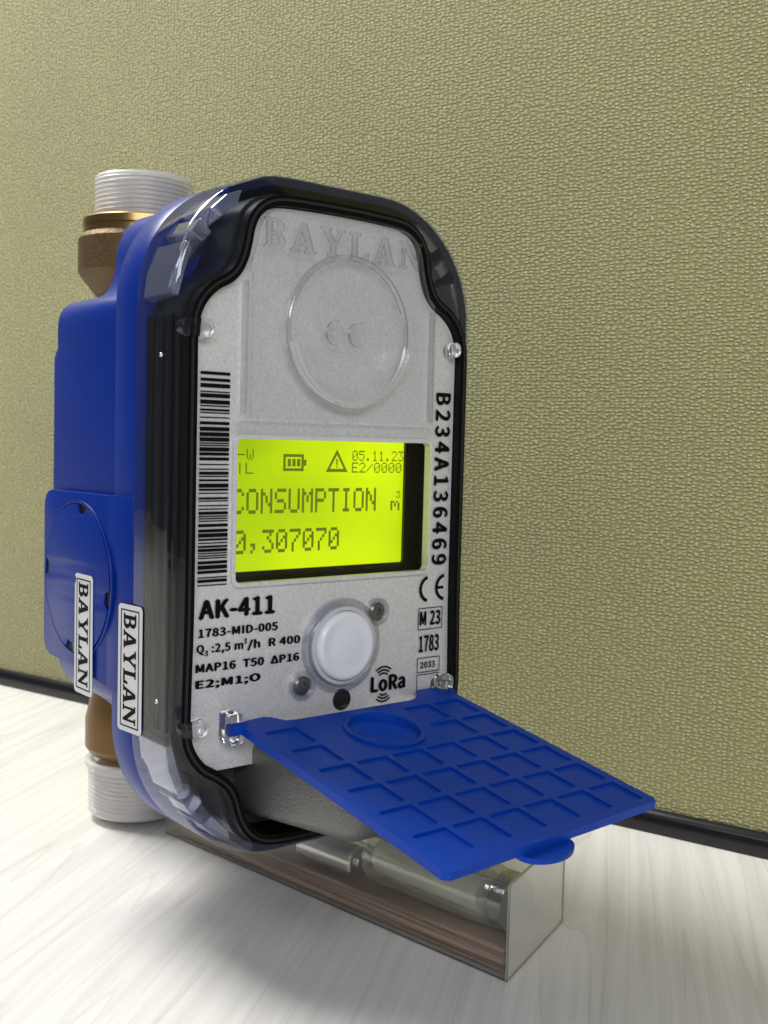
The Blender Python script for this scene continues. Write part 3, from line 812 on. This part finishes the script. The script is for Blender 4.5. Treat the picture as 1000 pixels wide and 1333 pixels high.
# button with its clear ring, two ears and screws
bx, bz = 54.9, -41.6
ring_o = []
for i in range(96):
    a = 2 * math.pi * i / 96
    ring_o.append((bx + 13.2 * math.cos(a), bz + 13.2 * math.sin(a)))
link('button_ring', prism(ring_o, [circ(bx, bz, 11.0, 64)], 0.2, 1.98), EMBOSS, meter, smooth=30, bevel=0.5)
link('button_collar', prism(circ(bx, bz, 10.95, 64), [circ(bx, bz, 9.85, 64)], -0.3, 1.98), mat('collar_plastic', (0.50, 0.51, 0.55), 0.3), meter, smooth=30, bevel=0.3)
pr = [(9.7, 1.9), (9.7, -1.0), (9.45, -1.6), (8.8, -1.95), (7.9, -1.95), (7.2, -1.7), (5, -1.9), (2.5, -2.1), (0.2, -2.15)]
btn = link('push_button', disc_lathe(pr, bx, bz, 64), BUTTON, meter, smooth=50)
for sx_, sz_ in ((67.6, -33.2), (41.8, -51.7)):
    link('screw_ear', prism(circ(sx_, sz_, 4.0, 32), [circ(sx_, sz_, 2.8, 32)], 0.5, 1.97), EMBOSS, meter, bevel=0.3)
    s_ = link('screw', disc_lathe([(2.6, 1.98), (2.6, 1.2), (2.1, 0.8), (1.0, 0.75), (0.9, 1.3), (0.1, 1.3)], sx_, sz_, 24), DSTEEL, meter, smooth=30)
link('sensor_eye', disc_lathe([(3.0, 1.6), (3.0, 5.0), (2.0, 5.2), (1.2, 4.0), (0.1, 3.6)], 56.0, -57.4, 28), mat('sensor_glass', (0.02, 0.02, 0.015), 0.1), meter, smooth=40)
link('sensor_lens', disc_lathe([(1.3, 3.9), (1.1, 3.0), (0.1, 2.8)], 55.7, -57.5, 16), mat('sensor_dome', (0.10, 0.09, 0.06), 0.08, coat=1.0), meter, smooth=True)
# hinge brackets
for hx, hz in ((17.6, -59.5), (91.2, -59.5)):
    bm = prism(rr(hx - 1.6, hx + 2.6, hz - 4.2, hz + 4.2, 1.2, 4), [], -3.4, 1.9)
    link('hinge_bracket', bm, LENS, meter, bevel=0.4, smooth=40)
# silver block under the plate
bm = bmesh.new()
bk = rr(26.5, 76, -87.5, -62.5, 4.5, 6)
mid = rr(26.8, 75.4, -81.0, -67.2, 4.5, 6)
secs = [[(p[0], 10.9, p[1]) for p in bk], [(p[0], 2, p[1]) for p in rr(26.5, 76, -86.2, -63.4, 4.5, 6)],
        [(p[0], -33, p[1]) for p in rr(27.0, 75.0, -82.2, -67.0, 4.5, 6)], [(p[0], -37.2, p[1]) for p in rr(27.6, 74.4, -81.6, -67.6, 4.3, 6)],
        [(p[0], -39.8, p[1]) for p in rr(29.4, 72.6, -80.2, -69.0, 3.6, 6)], [(p[0], -40.6, p[1]) for p in rr(32.0, 70.0, -78.2, -71.0, 2.4, 6)]]
bm = loft(secs, (True, True))
link('silver_block', bm, SILVER_D, meter, smooth=40)

# stickers on the left side
def sticker(y0, y1, z0, z1, x, tilt=0.0):
    fy = lambda p, d: (x - d - tilt * (p[0] - y0), p[0], p[1])
    s_ = link('brand_sticker', prism(rr(y0, y1, z0, z1, 1.3, 5), [], 0, 0.14, fy), STICK, meter)
    link('sticker_border', prism(rr(y0 + 1.3, y1 - 1.3, z0 + 1.3, z1 - 1.3, 0.15, 1), [rr(y0 + 1.65, y1 - 1.65, z0 + 1.65, z1 - 1.65, 0.1, 1)], 0.15, 0.2, fy), PRINT, s_)
    # reads from top to bottom, tops of the letters to the viewer's right (towards -y)
    h = (y1 - y0) - 5.4; w = (z1 - z0) - 4.6
    fl = lambda u, v_, d: (x - 0.15 - d - tilt * (y1 - 2.7 - v_ - y0), y1 - 2.7 - v_, z1 - 2.3 - u)
    link('lettering', serif_word('BAYLAN', fl, 0, 0, w, h, 0.06, gap=0.06), PRINT, s_)
sticker(13.2, 24.6, -62.2, -28.6, -0.3, 0.085)
sticker(37.8, 49.2, -56.6, -23.2, -2.5)

# the blue flap
hinge = Vector((20, -2.0, -58.3)); e_ = Vector((0, -79.5, -13.6)).normalized(); up = Vector((1, 0, 0)).cross(e_)
up = up if up.z > 0 else -up
def ff(p, d):                                  # p = (u across, w along), d = height above the flap's top
    q = hinge + Vector((1, 0, 0)) * p[0] + e_ * p[1] + up * d
    return (q.x, q.y, q.z)
flap_o = [(-0.6, 0.6), (2, -0.9), (8.2, -1.6), (10.2, -0.6), (12.6, 2.6), (16, 3.0), (56, 3.0), (60.6, 1.6), (62.4, -2.0), (64, -2.8), (72.2, -2.6), (73.2, -1), (73.4, 77.0), (72.4, 78.4), (0.8, 81.4), (-0.8, 80.2)]
dish_c, dish_r = (34.2, 17.6), 11.2
cells = []
for r in range(6):
    for c in range(6):
        u0 = 2.8 + c * 11.6; w0 = 7.0 + r * 11.8
        if math.hypot(max(u0 - dish_c[0], 0, dish_c[0] - u0 - 9.8), max(w0 - dish_c[1], 0, dish_c[1] - w0 - 9.9)) < dish_r + 0.8:
            continue
        cells.append(rr(u0, u0 + 9.8, w0, w0 + 9.9, 0.4, 2))
holes = cells + [circ(*dish_c, dish_r, 48)]
bm = prism(flap_o, holes, 0, -0.6, ff)
lower_ = prism(flap_o, [circ(*dish_c, dish_r, 48)], -0.601, -2.2, ff, bm)
# close the floors of the cells
flap = link('flap', bm, BLUE_FLAP, meter, bevel=0.16, segs=1, angle=50)
secs = []
for rad, dep in ((11.25, 0.7), (10.5, 0.9), (9.9, 0.6), (9.6, -1.2), (7.6, -1.7), (6.6, -2.6), (4.5, -3.1), (0.2, -3.3)):
    oc = (dish_c[0], dish_c[1] + 0.0) if rad > 8 else (dish_c[0] - 0.4, dish_c[1] + 0.6)
    secs.append([ff(p, dep) for p in circ(*oc, rad, 48)])
secs = [[ff(p, -2.0) for p in circ(*dish_c, 11.25, 48)]] + secs
link('flap_dish', loft(secs, (False, True)), BLUE_FLAP, flap, smooth=40)
tab = [(22.5, 76)] + [(31.2 + 8.4 * math.cos(math.radians(a)), 79.6 + 5.0 * math.sin(math.radians(a))) for a in range(170, -1, -10)]+ [(39.5, 76)]
link('flap_tab', prism(tab, [], -2.25, -3.6, ff), BLUE_FLAP, flap, bevel=0.35)
for u0, u1 in ((-3.6, 1.0), (72.4, 74.0)):
    b2 = bmesh.new()
    n = 20
    secs = [[ff((uu, 0.9 + 1.7 * math.cos(2 * math.pi * i / n)), -1.0 + 1.7 * math.sin(2 * math.pi * i / n)) for i in range(n)] for uu in (u0, u1)]
    link('hinge_pin', loft(secs, (True, True), b2), BLUE_FLAP, flap, smooth=40)

# ------------------------------------------------------------------ the clear plastic box under the meter and what lies in it
A_, D_ = Vector((66.9, -55.1, 0)), Vector((48.7, 89.5, 0)); B_ = Vector((105.4, -39.4, 0)); C_ = B_ + (D_ - A_)
BH = 25.6
pbox = thing('plastic_box', 'clear plastic box lying on the table under the meter, with a pale frosted end', 'box')
uL = (D_ - A_).normalized(); nL = Vector((uL.y, -uL.x, 0))     # nL points into the box (+x)
def quad_panel(p, q, z0, z1, th, name, m):
    d = (q - p).normalized(); n = Vector((-d.y, d.x, 0))
    pts = [p, q, q + n * th, p + n * th]
    b2 = bmesh.new()
    lo_ = [b2.verts.new((a.x, a.y, z0)) for a in pts]; hi_ = [b2.verts.new((a.x, a.y, z1)) for a in pts]
    b2.faces.new(lo_); b2.faces.new(hi_)
    for i in range(4): b2.faces.new((lo_[i], lo_[(i + 1) % 4], hi_[(i + 1) % 4], hi_[i]))
    return link(name, b2, m, pbox)
z0, z1 = TZ + 0.1, TZ + BH
quad_panel(D_, A_, z0, z1, 0.45, 'side_wall', BOXPL)
quad_panel(B_, C_, z0, z1, 0.45, 'side_wall', BOXPL)
quad_panel(A_ + uL * 0.0, B_, z0, z1, 0.5, 'end_wall', BOXEND)
quad_panel(C_, D_, z0, z1, 0.45, 'end_wall', BOXPL)
for zz, nm in ((TZ + 0.15, 'base'), (TZ + BH - 0.4, 'lid')):
    b2 = bmesh.new()
    pts = [A_ + uL * 0.6 + nL * 0.6, B_ + uL * 0.6 - nL * 0.6, C_ - uL * 0.6 - nL * 0.6, D_ - uL * 0.6 + nL * 0.6]
    lo_ = [b2.verts.new((a.x, a.y, zz)) for a in pts]; hi_ = [b2.verts.new((a.x, a.y, zz + 0.35)) for a in pts]
    b2.faces.new(lo_); b2.faces.new(hi_)
    for i in range(4): b2.faces.new((lo_[i], lo_[(i + 1) % 4], hi_[(i + 1) % 4], hi_[i]))
    link(nm, b2, BOXPL, pbox)
def edge_bar(p, q, r, m, name='folded_edge'):
    p, q = Vector(p), Vector(q); d = (q - p).normalized()
    a = d.orthogonal().normalized(); b_ = d.cross(a)
    secs = [[tuple(c + a * r * math.cos(k * math.pi / 4) + b_ * r * math.sin(k * math.pi / 4)) for k in range(8)] for c in (p, q)]
    return link(name, loft(secs, (True, True)), m, pbox, smooth=60)
EDGE = clear('folded_edge_plastic', (0.62, 0.62, 0.57), 0.14, 0.08, 2.0, amount=0.7)
for p, q in ((A_, D_), (A_, B_), (B_, C_)):
    for zz in (z0 + 0.35, z1 - 0.35):
        edge_bar((p.x, p.y, zz), (q.x, q.y, zz), 0.3, EDGE)
for p in (A_, B_): edge_bar((p.x, p.y, z0 + 0.8), (p.x, p.y, z1 - 0.8), 0.3, EDGE)

def along(s, w, z): 
    s = s + 0.268 * w
    q = A_ + uL * s + nL * w
    return Vector((q.x, q.y, z))
def rod(profile, w, z, m, name, parent, n=40, smooth=30):
    secs = []
    for r, s in profile:
        c = along(s, w, z)
        secs.append([tuple(c + nL * r * math.cos(2 * math.pi * i / n) + Vector((0, 0, 1)) * r * math.sin(2 * math.pi * i / n)) for i in range(n)])
    return link(name, loft(secs, (True, True)), m, parent, smooth=smooth)
slab = thing('dim_table_slab', 'added thin brown board lying on the bottom of the clear box', 'standin')  # added slab; the brown is the table seen darkened through the box
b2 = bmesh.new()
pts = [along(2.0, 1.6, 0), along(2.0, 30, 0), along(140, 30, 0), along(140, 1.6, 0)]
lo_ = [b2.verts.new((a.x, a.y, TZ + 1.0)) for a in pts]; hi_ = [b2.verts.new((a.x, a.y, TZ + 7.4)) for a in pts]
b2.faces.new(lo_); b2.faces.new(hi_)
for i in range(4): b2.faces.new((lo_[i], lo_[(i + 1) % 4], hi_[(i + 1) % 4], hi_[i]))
link('standin', b2, DIM_TABLE, slab, bevel=0.4)
vial = thing('plastic_vial', 'large clear vial with a ribbed cap lying in the clear box', 'vial')
VR = 8.2; vz = TZ + 7.6 + VR + 0.1
rod([(2, 54.6), (5.5, 54), (7.6, 52.0), (VR, 49), (VR, 10), (VR - 0.4, 8.4), (6.6, 7.2)], 10.5, vz, VIAL, 'vial_body', vial)
rod([(5.4, 50), (5.8, 12)], 10.5, vz, mat('pale_filling', (0.78, 0.79, 0.68), 0.35, vary=0.35, vscale=50), 'vial_filling', vial)
capv = []
for k in range(5): capv += [(7.4, 7.0 - k * 0.95), (7.8, 6.7 - k * 0.95), (7.4, 6.3 - k * 0.95)]
capv += [(6.6, 2.4)]
rod(capv, 10.5, vz, clear('vial_cap_plastic', (0.42, 0.48, 0.42), 0.15, 0.06, 2.0, haze=0.2, haze_col=(0.3, 0.34, 0.3)), 'vial_cap', vial, smooth=20)
mrod = thing('metal_rod', 'short silver metal rod lying behind the vial in the clear box', 'metal rod')
rod([(4.4, 57.5), (5.0, 58.1), (5.0, 80), (4.6, 80.6)], 7.2, TZ + 7.5 + 5.1, CHROME, 'rod_body', mrod)
rod([(2.2, 56.4), (2.2, 57.45)], 7.2, TZ + 7.5 + 5.1, CHROME, 'rod_tip', mrod)
